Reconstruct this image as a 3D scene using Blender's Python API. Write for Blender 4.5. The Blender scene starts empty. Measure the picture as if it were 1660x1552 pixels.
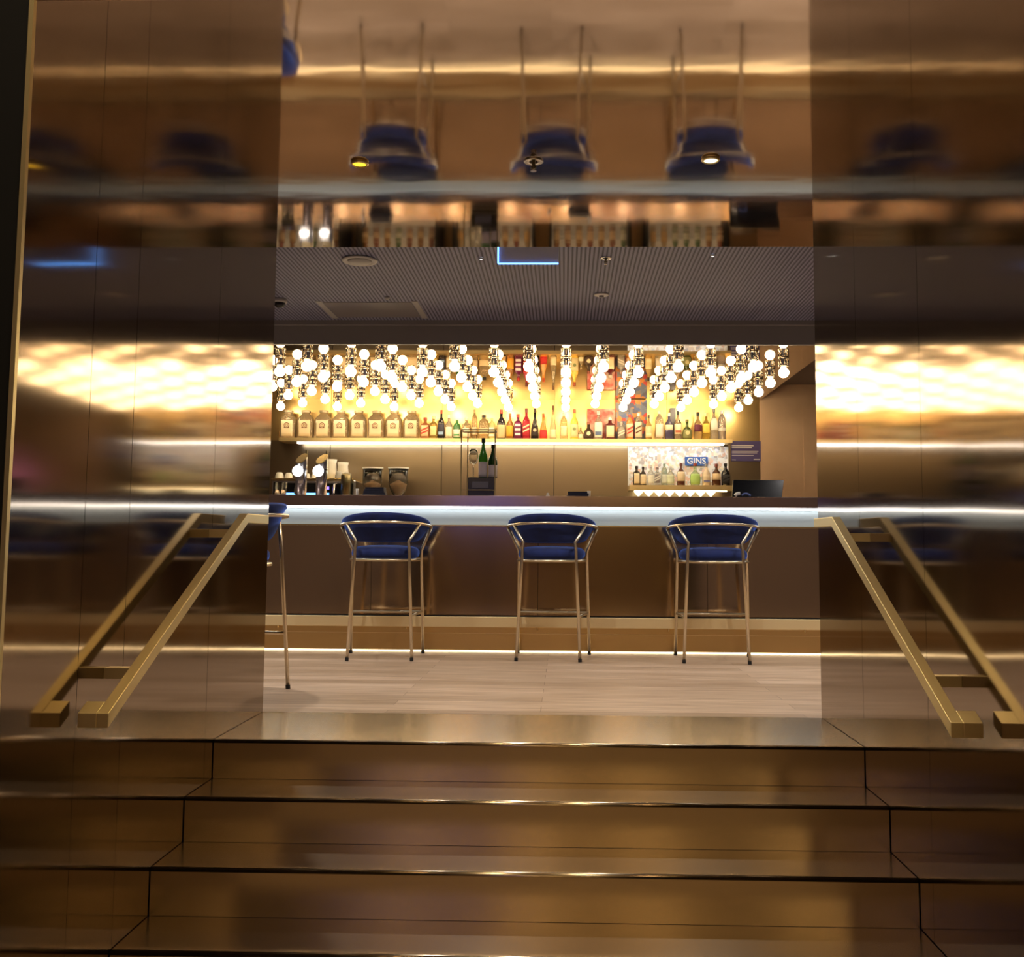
import bpy, bmesh, math, random
from mathutils import Vector, Matrix
random.seed(7)
S = bpy.context.scene
C = S.collection
PI = math.pi

# ---------------------------------------------------------------- camera
F, YAW, PITCH, ROLL = 1600.0, -0.02673, 0.085844, 0.006496
CAM = Vector((0.10443, 0.0, 0.77142))
CX, CY = 872.2, 743.14
_f = Vector((math.sin(YAW)*math.cos(PITCH), math.cos(YAW)*math.cos(PITCH), math.sin(PITCH)))
_r = Vector((math.cos(YAW), -math.sin(YAW), 0)); _u = _r.cross(_f)
_c, _s = math.cos(ROLL), math.sin(ROLL)
R_, U_ = _c*_r+_s*_u, -_s*_r+_c*_u
cd = bpy.data.cameras.new('camera'); cam = bpy.data.objects.new('camera', cd); C.objects.link(cam)
m = Matrix((R_, U_, -_f)).transposed().to_4x4(); m.translation = CAM; cam.matrix_world = m
cd.sensor_width = 36; cd.lens = 36*F/1660; cd.clip_start = .05
cd.shift_x = -(CX-830)/1660; cd.shift_y = (CY-776)/1660
S.camera = cam
def at(px, py, y):
    """the world point seen at pixel px,py on the upright plane at depth y"""
    v = _f + R_*((px-CX)/F) - U_*((py-CY)/F)
    return CAM + v*(y/v.y)

# ---------------------------------------------------------------- world, view, big lights
W = bpy.data.worlds.new('world'); S.world = W; W.use_nodes = True
W.node_tree.nodes['Background'].inputs[0].default_value = (.10, .13, .22, 1)
W.node_tree.nodes['Background'].inputs[1].default_value = .03
S.view_settings.view_transform = 'Standard'; S.view_settings.look = 'None'
S.view_settings.gamma = 1; S.view_settings.exposure = 0.0
S.view_settings.use_curve_mapping = False
def lamp(name, kind, loc, energy, col, size=.1, sizey=None, target=None, spot=None, blend=.6):
    d = bpy.data.lights.new(name, kind); o = bpy.data.objects.new(name, d); C.objects.link(o)
    o.location = loc; d.energy = energy; d.color = col
    if kind == 'AREA':
        d.size = size
        if sizey: d.shape = 'RECTANGLE'; d.size_y = sizey
    elif kind in ('SPOT', 'POINT'):
        d.shadow_soft_size = size
        if spot: d.spot_size = spot; d.spot_blend = blend
    if target is not None:
        o.rotation_euler = (Vector(target)-Vector(loc)).to_track_quat('-Z', 'Y').to_euler()
    return o
# downlights in the bar room ceiling
for (x, y) in ((-.373, 5.477), (.928, 5.423), (-1.7, 5.45), (2.2, 5.45)):
    lamp('downlight_beam', 'SPOT', (x, y, 2.36), 85, (1, .93, .88), .03, target=(x, y+.05, 0), spot=2.2, blend=.9)
for (x, y) in ((-3.1, 5.45), (3.4, 5.45), (-2.6, 6.6), (2.7, 6.6)):
    lamp('downlight_beam', 'SPOT', (x, y, 2.36), 65, (1, .93, .88), .03, target=(x, y, 0), spot=2.2, blend=.9)
# unseen fill lights added in the lobby to warm the steps' reflections
lamp('lobby_fill', 'AREA', (-1.3, 1.1, 4.2), 32, (1, .78, .48), .35, target=(-.8, 2.2, -.7))
lamp('lobby_fill', 'AREA', (1.5, 1.1, 4.2), 32, (1, .78, .48), .35, target=(1.0, 2.2, -.7))
lamp('lobby_fill', 'AREA', (.1, -3.0, 4.3), 38, (1, .80, .52), .6, target=(.1, -5.6, .6))
# two downlights of the portal ceiling
lamp('portal_beam', 'SPOT', (-.649, 3.488, 2.13), 18, (1, .72, .30), .03, target=(-.649, 3.488, 0), spot=1.7)
lamp('portal_beam', 'SPOT', (.627, 3.466, 2.13), 20, (1, .82, .5), .03, target=(.627, 3.466, 0), spot=1.7)
# unseen purple spot added at the back wall's right end to tint reflections
lamp('purple_fill', 'SPOT', (3.2, 9.1, 1.4), 12, (.72, .30, 1), .08, target=(3.2, 9.95, 1.4), spot=1.0)

# ---------------------------------------------------------------- materials
def mat(name, col, metal=0, rough=.5, emit=None, es=0, trans=0, aniso=0, tangent=None, alpha=1, ior=1.45, sheen=0, coat=0):
    m = bpy.data.materials.new(name); m.use_nodes = True
    p = m.node_tree.nodes['Principled BSDF']
    p.inputs['Base Color'].default_value = (*col, 1)
    p.inputs['Metallic'].default_value = metal; p.inputs['Roughness'].default_value = rough
    p.inputs['IOR'].default_value = ior
    if emit: p.inputs['Emission Color'].default_value = (*emit, 1); p.inputs['Emission Strength'].default_value = es
    if trans: p.inputs['Transmission Weight'].default_value = trans
    if alpha < 1: p.inputs['Alpha'].default_value = alpha
    if coat: p.inputs['Coat Weight'].default_value = coat
    if sheen:
        p.inputs['Sheen Weight'].default_value = sheen; p.inputs['Sheen Roughness'].default_value = .35
        p.inputs['Sheen Tint'].default_value = (.10, .25, 1, 1)
    if aniso:
        p.inputs['Anisotropic'].default_value = aniso
        c = m.node_tree.nodes.new('ShaderNodeCombineXYZ')
        for i in range(3): c.inputs[i].default_value = tangent[i]
        m.node_tree.links.new(c.outputs[0], p.inputs['Tangent'])
    return m
def nodes(m): return m.node_tree.nodes, m.node_tree.links, m.node_tree.nodes['Principled BSDF']
def add_noise(m, scale, detail=3, vec=(1, 1, 1), bump=None, dist=1, ramp=None, rough=None, second=None):
    """noise in object space, stretched by vec: to bump, to base colour ramp, to roughness"""
    N, L, p = nodes(m)
    tc = N.new('ShaderNodeTexCoord'); mp = N.new('ShaderNodeMapping'); mp.inputs['Scale'].default_value = vec
    L.new(tc.outputs['Object'], mp.inputs[0])
    n = N.new('ShaderNodeTexNoise'); n.inputs['Scale'].default_value = scale; n.inputs['Detail'].default_value = detail
    L.new(mp.outputs[0], n.inputs[0])
    if ramp:
        r = N.new('ShaderNodeValToRGB')
        r.color_ramp.elements[0].color = (*ramp[0], 1); r.color_ramp.elements[1].color = (*ramp[1], 1)
        r.color_ramp.elements[0].position = .3; r.color_ramp.elements[1].position = .7
        L.new(n.outputs[0], r.inputs[0]); L.new(r.outputs[0], p.inputs['Base Color'])
    if bump:
        b = N.new('ShaderNodeBump'); b.inputs['Strength'].default_value = bump; b.inputs['Distance'].default_value = dist
        L.new(n.outputs[0], b.inputs['Height'])
        if p.inputs['Normal'].links: L.new(p.inputs['Normal'].links[0].from_socket, b.inputs['Normal'])
        L.new(b.outputs[0], p.inputs['Normal'])
    if rough:
        r = N.new('ShaderNodeMapRange'); r.inputs['To Min'].default_value = rough[0]; r.inputs['To Max'].default_value = rough[1]
        L.new(n.outputs[0], r.inputs[0]); L.new(r.outputs[0], p.inputs['Roughness'])
    return m

M = {}
M['wall_metal'] = mat('brushed_bronze_wall', (.27, .212, .158), 1, .08, aniso=.62, tangent=(0, 1, 0))
add_noise(M['wall_metal'], 1.6, 1, (1, .8, 1.6), bump=.25, dist=.0028)
M['ceil_metal'] = mat('polished_bronze_ceiling', (.66, .55, .44), 1, .055)
add_noise(M['ceil_metal'], 2.4, 2, (.8, 1.8, 1), bump=.3, dist=.0022)
M['step_metal'] = mat('brushed_bronze_step', (.56, .46, .32), 1, .22, aniso=.5, tangent=(0, 1, 1))
add_noise(M['step_metal'], 2.0, 2, (1, 1, 1), bump=.25, dist=.01)
M['rail_metal'] = mat('brushed_brass_rail', (.80, .68, .37), .95, .42)
M['bar_metal'] = mat('bronze_bar_front', (.50, .375, .245), 1, .13, aniso=.4, tangent=(0, 0, 1))
add_noise(M['bar_metal'], 1.3, 1, (1, 1, 1.5), bump=.3, dist=.004)
M['plinth'] = mat('golden_plinth', (.62, .42, .18), 1, .3)
M['top_metal'] = mat('bronze_bar_top', (.42, .32, .28), 1, .17)
M['brass'] = mat('satin_brass', (.80, .62, .30), 1, .27)
M['ledge'] = mat('ledge_brass', (.88, .70, .38), .6, .45)
M['thin_brass'] = mat('stool_brass', (.66, .55, .38), 1, .3)
M['dark_brass'] = mat('dark_brass', (.28, .24, .14), 1, .35)
M['black_rubber'] = mat('black_rubber', (.012, .011, .01), 0, .6)
M['velvet'] = mat('blue_velvet', (.012, .030, .19), 0, .8, sheen=1.0)
add_noise(M['velvet'], 9, 2, (1, 1, 1), ramp=((.003, .009, .055), (.006, .020, .13)))
M['back_metal'] = mat('brass_back_wall', (.74, .52, .22), 1, .3)
add_noise(M['back_metal'], 1.6, 2, (1, 1, 2), bump=.3, dist=.012)
M['back_lower'] = mat('bronze_splashback', (.36, .27, .165), 1, .30)
add_noise(M['back_lower'], 1.6, 2, (1, 1, 2), bump=.2, dist=.01)
M['mirror'] = mat('gold_mirror', (.50, .42, .32), 1, .02)
add_noise(M['mirror'], 2.5, 1, (1, 1, 1), bump=.2, dist=.003)
M['copper_panel'] = mat('copper_panel', (.50, .33, .20), .5, .42)
add_noise(M['copper_panel'], 1.8, 4, (1, 1, 1), rough=(.32, .52), ramp=((.70, .48, .31), (.90, .64, .43)))
M['bulkhead'] = mat('dark_bulkhead', (.26, .25, .25), 0, .6)
M['black'] = mat('black_paint', (.004, .004, .005), 0, .9)
M['lobby'] = mat('lobby_dark', (.05, .045, .05), 0, .5)
M['lobby_floor'] = mat('lobby_floor', (.42, .28, .15), 0, .5)
M['wall_dark'] = mat('wall_dark', (.12, .09, .08), 0, .6)
M['shelf'] = mat('brass_shelf', (.85, .66, .33), .9, .35)
M['led_white'] = mat('led_white', (1, 1, 1), 0, .5, emit=(.95, .98, 1), es=9)
M['led_cool'] = mat('led_cool', (1, 1, 1), 0, .5, emit=(.88, .96, 1), es=1.3)
M['led_warm'] = mat('led_warm', (1, .9, .7), 0, .5, emit=(1, .80, .45), es=5)
M['band'] = mat('satin_light_band', (.42, .48, .50), .5, .5)
M['bulb'] = mat('glowing_globe', (1, .9, .7), 0, .3, emit=(1, .76, .44), es=27)
M['socket'] = mat('chrome_socket', (.78, .72, .62), 1, .12)
M['socket_dark'] = mat('dark_socket_core', (.03, .03, .06), .3, .3)
M['steel'] = mat('brushed_steel', (.62, .62, .64), 1, .25)
M['white'] = mat('white_ceramic', (.85, .85, .83), 0, .3)
M['grey_plastic'] = mat('grey_plastic', (.42, .42, .42), 0, .5)
M['black_gloss'] = mat('black_gloss', (.006, .007, .009), 0, .18)
M['blue_glow'] = mat('blue_glow', (.1, .3, 1), 0, .5, emit=(.08, .30, 1), es=7)
M['added_blue_glow'] = mat('added_blue_glow', (.05, .1, .5), 0, .5, emit=(.05, .12, .9), es=2.2)
M['tap_lens'] = mat('white_tap_lens', (1, 1, 1), 0, .4, emit=(1, 1, 1), es=3)
M['cork'] = mat('coffee_beans', (.35, .22, .12), 0, .7)
M['sign_purple'] = mat('purple_sign', (.085, .065, .20), 0, .5)
M['glass'] = mat('clear_glass', (.95, .96, .95), 0, .03, trans=1)
M['smoke'] = mat('smoky_acrylic', (.12, .12, .16), 0, .3)

# oak floor, planks running along x
M['oak'] = mat('oak_floor', (.5, .38, .28), 0, .33)
def oak():
    N, L, p = nodes(M['oak'])
    tc = N.new('ShaderNodeTexCoord')
    br = N.new('ShaderNodeTexBrick'); br.offset = .37; br.inputs['Scale'].default_value = 1
    br.inputs['Brick Width'].default_value = 1.9; br.inputs['Row Height'].default_value = .14
    br.inputs['Mortar Size'].default_value = .0016; br.inputs['Bias'].default_value = 0
    br.inputs['Color1'].default_value = (.42, .30, .195, 1); br.inputs['Color2'].default_value = (.66, .50, .36, 1)
    br.inputs['Mortar'].default_value = (.22, .15, .10, 1)
    L.new(tc.outputs['Object'], br.inputs[0])
    mp = N.new('ShaderNodeMapping'); mp.inputs['Scale'].default_value = (1.2, 22, 1); L.new(tc.outputs['Object'], mp.inputs[0])
    n = N.new('ShaderNodeTexNoise'); n.inputs['Scale'].default_value = 2.2; n.inputs['Detail'].default_value = 6; n.inputs['Distortion'].default_value = .6
    L.new(mp.outputs[0], n.inputs[0])
    mx = N.new('ShaderNodeMix'); mx.data_type = 'RGBA'; mx.blend_type = 'MULTIPLY'; mx.inputs[0].default_value = .9
    r = N.new('ShaderNodeValToRGB'); r.color_ramp.elements[0].position = .3; r.color_ramp.elements[1].position = .68
    r.color_ramp.elements[0].color = (.55, .48, .42, 1); r.color_ramp.elements[1].color = (1, 1, 1, 1)
    L.new(n.outputs[0], r.inputs[0]); L.new(br.outputs[0], mx.inputs[6]); L.new(r.outputs[0], mx.inputs[7])
    L.new(mx.outputs[2], p.inputs['Base Color'])
    b = N.new('ShaderNodeBump'); b.inputs['Strength'].default_value = .12; b.inputs['Distance'].default_value = .002
    L.new(n.outputs[0], b.inputs['Height']); L.new(b.outputs[0], p.inputs['Normal'])
oak()
# ribbed acoustic ceiling, ribs along y
M['ribs'] = mat('ribbed_acoustic_ceiling', (.3, .28, .3), 0, .6)
def ribs():
    N, L, p = nodes(M['ribs'])
    tc = N.new('ShaderNodeTexCoord')
    w = N.new('ShaderNodeTexWave'); w.wave_type = 'BANDS'; w.bands_direction = 'X'; w.inputs['Scale'].default_value = 13
    w.inputs['Distortion'].default_value = 0
    L.new(tc.outputs['Object'], w.inputs[0])
    r = N.new('ShaderNodeValToRGB'); r.color_ramp.elements[0].position = .25; r.color_ramp.elements[1].position = .5
    r.color_ramp.elements[0].color = (.08, .085, .14, 1); r.color_ramp.elements[1].color = (.27, .28, .43, 1)
    L.new(w.outputs[0], r.inputs[0]); L.new(r.outputs[0], p.inputs['Base Color'])
    b = N.new('ShaderNodeBump'); b.inputs['Strength'].default_value = .5; b.inputs['Distance'].default_value = .008
    L.new(w.outputs[0], b.inputs['Height']); L.new(b.outputs[0], p.inputs['Normal'])
ribs()

# ---------------------------------------------------------------- mesh helpers
def box(bm, x0, x1, y0, y1, z0, z1):
    vs = [bm.verts.new(p) for p in ((x0,y0,z0),(x1,y0,z0),(x1,y1,z0),(x0,y1,z0),(x0,y0,z1),(x1,y0,z1),(x1,y1,z1),(x0,y1,z1))]
    for f in ((3,2,1,0),(4,5,6,7),(0,1,5,4),(1,2,6,5),(2,3,7,6),(3,0,4,7)): bm.faces.new([vs[i] for i in f])
    return vs
def lathe(bm, prof, seg=20, cx=0, cy=0, cz=0, sx=1, sy=1, n=2.0):
    """profile of (r, z), closed to the axis; n > 2 gives a squarish section"""
    rings = []
    for r, z in prof:
        if r < 1e-5: rings.append([bm.verts.new((cx, cy, cz+z))]); continue
        ring = []
        for i in range(seg):
            a = 2*PI*(i+.5)/seg; c, s = math.cos(a), math.sin(a)
            k = (abs(c)**n+abs(s)**n)**(-1/n)
            ring.append(bm.verts.new((cx+r*k*c*sx, cy+r*k*s*sy, cz+z)))
        rings.append(ring)
    for a, b in zip(rings, rings[1:]):
        if len(a) == 1 and len(b) == 1: continue
        for i in range(seg):
            j = (i+1) % seg
            if len(a) == 1: bm.faces.new((a[0], b[j], b[i])) if len(b) > 1 else None
            elif len(b) == 1: bm.faces.new((a[i], a[j], b[0]))
            else: bm.faces.new((a[i], a[j], b[j], b[i]))
def smooth_path(pts, n=6):
    pts = [Vector(p) for p in pts]; out = []
    for i in range(len(pts)-1):
        p0 = pts[max(i-1, 0)]; p1 = pts[i]; p2 = pts[i+1]; p3 = pts[min(i+2, len(pts)-1)]
        for k in range(n):
            t = k/n
            out.append(.5*((2*p1)+(-p0+p2)*t+(2*p0-5*p1+4*p2-p3)*t*t+(-p0+3*p1-3*p2+p3)*t**3))
    out.append(pts[-1]); return out
def tube(bm, pts, r, seg=10, closed=False):
    pts = [Vector(p) for p in pts]; n = len(pts); rings = []
    rr = r if isinstance(r, (list, tuple)) else [r]*n
    up = None
    for i, p in enumerate(pts):
        if closed: t = (pts[(i+1) % n]-pts[i-1]).normalized()
        else: t = (pts[min(i+1, n-1)]-pts[max(i-1, 0)]).normalized()
        if up is None: up = Vector((0, 0, 1)) if abs(t.z) < .9 else Vector((1, 0, 0))
        a = t.cross(up).normalized(); b = a.cross(t).normalized(); up = b
        rings.append([bm.verts.new(p+a*math.cos(2*PI*k/seg)*rr[i]+b*math.sin(2*PI*k/seg)*rr[i]) for k in range(seg)])
    m_ = n if closed else n-1
    for i in range(m_):
        A, B = rings[i], rings[(i+1) % n]
        for k in range(seg): bm.faces.new((A[k], A[(k+1) % seg], B[(k+1) % seg], B[k]))
    if not closed: bm.faces.new(rings[0][::-1]); bm.faces.new(rings[-1])
def prism(bm, poly, axis, a0, a1):
    """closed polygon of 2-D points swept along an axis ('x': points are y,z; 'y': x,z; 'z': x,y)"""
    def P(p, a): return (a, p[0], p[1]) if axis == 'x' else ((p[0], a, p[1]) if axis == 'y' else (p[0], p[1], a))
    A = [bm.verts.new(P(p, a0)) for p in poly]; B = [bm.verts.new(P(p, a1)) for p in poly]; n = len(poly)
    bm.faces.new(A[::-1]); bm.faces.new(B)
    for i in range(n): bm.faces.new((A[i], A[(i+1) % n], B[(i+1) % n], B[i]))
def obj(name, bm, m, parent=None, smooth=False, bevel=0, loc=None, mats=None):
    bmesh.ops.recalc_face_normals(bm, faces=bm.faces)
    me = bpy.data.meshes.new(name); bm.to_mesh(me); bm.free()
    if smooth:
        for p in me.polygons: p.use_smooth = True
    me.materials.append(m)
    o = bpy.data.objects.new(name, me); C.objects.link(o)
    if parent: o.parent = parent
    if loc: o.location = loc
    if bevel:
        b = o.modifiers.new('bevel', 'BEVEL'); b.width = bevel; b.segments = 2; b.limit_method = 'ANGLE'
    return o
def B_(): return bmesh.new()
def bx(name, m, x0, x1, y0, y1, z0, z1, parent=None, bevel=0):
    b = B_(); box(b, x0, x1, y0, y1, z0, z1); return obj(name, b, m, parent, bevel=bevel)
def tag(o, label, cat, group=None):
    o['label'] = label; o['category'] = cat
    if group: o['group'] = group
    return o
def thing(name, label, cat, loc=(0, 0, 0), rz=0, group=None):
    o = bpy.data.objects.new(name, None); C.objects.link(o); o.location = loc; o.rotation_euler = (0, 0, rz)
    o.empty_display_size = .05
    return tag(o, label, cat, group)
def struct(o): o['kind'] = 'structure'; return o
def dup(root, loc, rz=None, label=None, group=None):
    r = root.copy(); C.objects.link(r); r.location = loc
    if rz is not None: r.rotation_euler = (0, 0, rz)
    if label: r['label'] = label
    if group: r['group'] = group
    for ch in list(root.children):
        c = ch.copy(); C.objects.link(c); c.parent = r
        for g in list(ch.children):
            d = g.copy(); C.objects.link(d); d.parent = c
    return r

# ---------------------------------------------------------------- the portal
XW, YO, YN, ZC = 1.26, 4.53, 2.40, 2.157
GZ = -.77
seam = {-1: (2.78, 3.068, 3.805), 1: (3.214, 3.9)}
for s, nm in ((-1, 'left'), (1, 'right')):
    b = B_()
    ys = [YN]+[v for v in seam[s]]+[YO]
    for i in range(len(ys)-1):
        a0 = ys[i]+(.0012 if i else 0); a1 = ys[i+1]-(.0012 if i < len(ys)-2 else 0)
        x0, x1 = sorted((s*XW, s*(XW+.02)))
        box(b, x0, x1, a0, a1, GZ, ZC+.02)
    struct(obj('wall_'+nm, b, M['wall_metal']))
    x0, x1 = sorted((s*(XW+.02), s*(XW+.14)))
    struct(bx('wall_'+nm, M['black'], x0, x1, YN+.03, YO, GZ, 2.6))
    x0, x1 = sorted((s*XW, s*(XW+.012)))
    struct(bx('trim_1', M['rail_metal'], x0, x1, YN-.014, YN, GZ, ZC))
    x0, x1 = sorted((s*(XW+.012), s*5))
    struct(bx('wall_'+nm, M['black'], x0, x1, YN-.01, YN+.02, GZ, 4.5))
struct(bx('ceiling', M['ceil_metal'], -XW, XW, YN, YO, ZC, ZC+.02))
struct(bx('wall_front', M['black'], -XW-.14, XW+.14, YN, YN+.12, ZC+.03, 4.5))
struct(bx('ceiling', M['black'], -XW-.14, XW+.14, YN+.13, YO, ZC+.03, 2.6))

# staircase: one part per step, folded metal with a rounded nosing
stair = thing('staircase', 'wide flight of brushed bronze metal steps rising through the portal to the bar floor', 'stairs', (0, 3.4, GZ))
nose = [(3.896, 0), (3.615, -.149), (3.335, -.306), (3.055, -.461), (2.775, -.616)]
for i, (y, z) in enumerate(nose):
    yb = YO if i == 0 else nose[i-1][0]+.002
    zb = nose[i+1][1] if i < 4 else GZ
    r = .013
    prof = [(yb, z-.02), (yb, z), (y+r, z)]
    for k in range(1, 7):
        a = PI/2*k/6; prof.append((y+r-r*math.sin(a), z-r+r*math.cos(a)))
    prof += [(y, zb+.001), (y+.03, zb+.001), (y+.03, z-.02)]
    b = B_(); prism(b, prof, 'x', -XW+.003, XW-.003)
    o = obj('step', b, M['step_metal'], stair, smooth=False); o.location = (0, -3.4, -GZ)
    for p in o.data.polygons:
        n = p.normal
        p.use_smooth = abs(n.y) > .05 and abs(n.z) > .05
struct(bx('floor', M['lobby_floor'], -5, 5, -6, YN+.6, GZ-.05, GZ))
struct(bx('wall_back', mat('lobby_wall', (.42, .30, .19), 0, .6), -5, 5, -6.1, -6, GZ, 4.5))
struct(bx('ceiling', mat('lobby_ceiling', (.75, .62, .45), 0, .7), -5, 5, -6, YN, 4.5, 4.55))
# glowing blue panel added unseen far behind, to tint the worktop edge
scr = thing('added_blue_panel', 'added glowing blue panel, unseen in the lobby, facing the bar', 'screen', (-1.2, -3, 1.0))
bx('screen', M['added_blue_glow'], -.75, .75, -.03, 0, .35, .60, scr)  # glowing face of the added panel
bx('frame', M['black'], -.78, .78, -.06, -.031, .32, .63, scr); bx('stand', M['black'], -.05, .05, -.1, -.062, -1.77, .5, scr)

M['added_glow'] = mat('added_warm_glow', (1, .8, .4), 0, .5, emit=(1, .68, .30), es=7)  # unseen panels added behind the viewer, their glow gilds the risers
for x, lab in ((-1.85, 'added warm glow panel, unseen in the lobby, left of the blue panel end'), (-.3, 'added warm glow panel, unseen in the lobby, behind the viewer'), (1.2, 'added warm glow panel, unseen in the lobby, right of the middle'), (3.2, 'added warm glow panel, unseen in the lobby, far right')):
    t = thing('wall_lamp', lab, 'lamp', (x, -5.99, 2.6), 0, 'added glow panels in the lobby')
    bx('back_plate', M['black'], -.22, .22, -.009, .02, -.45, .45, t); bx('glow_face', M['added_glow'], -.19, .19, .0205, .10, -.40, .40, t, .01)
# handrails: rectangular brass section with returns
def handrail(s, label):
    t = thing('handrail', label, 'handrail', (s*1.18, 2.74, .28))
    o0 = Vector((s*1.18, 2.74, .28))
    xi, xo = s*1.150, s*1.183
    # centre line in the y-z plane, mitred section .035 high
    h = .036
    P = [(2.742, .255), (3.90, .845), (4.17, .845)]
    import mathutils
    def off(P, d):
        out = []
        for i, p in enumerate(P):
            v = Vector(p)
            if i == 0: t_ = (Vector(P[1])-v).normalized(); nrm = Vector((0, 1)); k = d/Vector((-t_.y, t_.x)).dot(nrm); out.append(v+nrm*k)
            elif i == len(P)-1: t_ = (v-Vector(P[i-1])).normalized(); out.append(v+Vector((-t_.y, t_.x))*d)
            else:
                a = (v-Vector(P[i-1])).normalized(); b = (Vector(P[i+1])-v).normalized()
                na, nb = Vector((-a.y, a.x)), Vector((-b.y, b.x)); n = (na+nb).normalized()
                out.append(v+n*d/n.dot(na))
        return out
    up = off(P, h); poly = [tuple(p) for p in P]+[tuple(p) for p in reversed(up)]
    b = B_(); x0, x1 = sorted((xi, xo)); prism(b, poly, 'x', x0, x1)
    r = obj('rail', b, M['rail_metal'], t, bevel=.0015); r.location = -o0
    # bottom return towards the wall: an upright block
    b = B_()
    yy = .05; zz = .0255
    poly = [(2.742, .255), (2.742+yy, .255+zz), (2.742+yy, .255+zz+.040), (2.742, .2953)]
    x0, x1 = sorted((xo, s*1.236)); prism(b, poly, 'x', x0, x1)
    e = obj('end_return', b, M['rail_metal'], t, bevel=.0015); e.location = -o0
    for y in (2.95, 3.78):
        zc = .255+(y-2.742)*.5095+.015
        x0, x1 = sorted((xo-s*.003, s*XW))
        br = bx('bracket', M['rail_metal'], x0, x1, y-.012, y+.03, zc-.014, zc+.018, t, bevel=.001); br.location = -o0
    return t
handrail(-1, 'brass handrail of square bar sloping along the left portal wall')
handrail(1, 'brass handrail of square bar sloping along the right portal wall')

# downlights and sprinkler in the portal ceiling
def downlight(x, y, z, r, label, emat, ring):
    t = thing('ceiling_light', label, 'light', (x, y, z))
    b = B_(); lathe(b, [(r*.8, -.001), (r, -.001), (r*1.04, -.006), (r*.84, -.012), (r*.78, -.004), (r*.8, -.001)], 28); obj('trim_ring', b, ring, t, smooth=True)
    b = B_(); lathe(b, [(0, -.003), (r*.79, -.003), (r*.72, -.007), (0, -.008)], 24); obj('lens', b, emat, t, smooth=True)
    return t
M['lens_yellow'] = mat('yellow_lens', (1, .8, .1), 0, .4, emit=(1, .62, .03), es=2.2)
M['lens_white'] = mat('white_lens', (1, 1, .9), 0, .4, emit=(1, .92, .7), es=5)
downlight(-.649, 3.488, ZC, .032, 'round recessed downlight glowing yellow in the polished portal ceiling', M['lens_yellow'], M['rail_metal'])
downlight(.627, 3.466, ZC, .032, 'round recessed downlight glowing white in the polished portal ceiling', M['lens_white'], M['rail_metal'])
def sprinkler(x, y, z, r, label):
    t = thing('sprinkler', label, 'sprinkler', (x, y, z))
    b = B_(); lathe(b, [(r*.45, 0), (r, 0), (r*.95, -.005), (r*.45, -.004), (r*.45, 0)], 24); obj('escutcheon', b, M['steel'], t, smooth=True)
    b = B_(); lathe(b, [(0, 0), (r*.2, 0), (r*.18, -.02), (r*.28, -.022), (r*.1, -.03), (0, -.03)], 12)
    tube(b, [(r*.22, 0, -.018), (r*.3, 0, -.026), (r*.12, 0, -.036)], .0015, 6); tube(b, [(-r*.22, 0, -.018), (-r*.3, 0, -.026), (-r*.12, 0, -.036)], .0015, 6)
    obj('nozzle', b, M['dark_brass'], t, smooth=True)
    b = B_(); lathe(b, [(0, -.036), (r*.32, -.036), (r*.32, -.038), (0, -.038)], 14); obj('deflector', b, M['steel'], t)
sprinkler(-.012, 3.482, ZC, .036, 'sprinkler head with round chrome plate in the middle of the portal ceiling')

# ---------------------------------------------------------------- bar room shell
struct(bx('floor', M['oak'], -4.2, 4.2, YO+.002, 9.95, -.03, 0))
ZR = 2.385
struct(bx('ceiling', M['ribs'], -4.2, 4.2, YO, 7.09, ZR, ZR+.05))
struct(bx('ceiling', M['wall_dark'], -4.2, 4.2, 7.09, 10.1, ZR, ZR+.05))
struct(bx('wall_left', M['wall_dark'], -4.3, -4.2, YO, 10, 0, ZR))
struct(bx('wall_right', M['wall_dark'], 4.2, 4.3, YO, 10, 0, ZR))
for s in (-1, 1):
    x0, x1 = sorted((s*(XW+.141), s*4.2)); struct(bx('wall_front', M['wall_dark'], x0, x1, YO-.1, YO, 0, ZR))
struct(bx('wall_front', M['wall_dark'], -XW-.14, XW+.14, YO-.02, YO-.002, ZC+.021, ZR))
# back wall: upper brass panels, lower bronze panels, copper end wall
ZM, YB, XR = 2.225, 9.95, 2.075
b = B_(); x = -3.42
while x < XR-.01:
    x1 = min(x+1.14, XR); box(b, x+.002, x1-.002, YB, YB+.03, 1.80, ZR); x = x1
struct(obj('wall_back', b, M['back_metal']))
b = B_(); x = -3.42
while x < XR-.01:
    x1 = min(x+1.14, XR); box(b, x+.003, x1-.003, YB, YB+.03, 0, 1.80); x = x1
struct(obj('wall_back', b, M['back_lower']))
struct(bx('wall_back', M['copper_panel'], XR, 4.2, YB-.01, YB+.03, 0, ZR))
struct(bx('wall_back', M['black'], -4.2, 4.2, YB+.031, YB+.06, 0, ZR))
d1 = struct(bx('door_1', M['copper_panel'], 2.506, 3.3, YB-.014, YB-.011, .9, 2.148))
# bulkhead and mirrored ceiling over the bar
struct(bx('trim_2', M['bulkhead'], -4.2, 4.2, 7.09, 7.13, 2.215, ZR))
struct(bx('trim_3', M['bulkhead'], -4.2, 4.2, 7.05, 7.09, 2.352, ZR))
struct(bx('ceiling', M['mirror'], -3.42, XR, 7.13, YB, ZM, ZM+.02))

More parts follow.
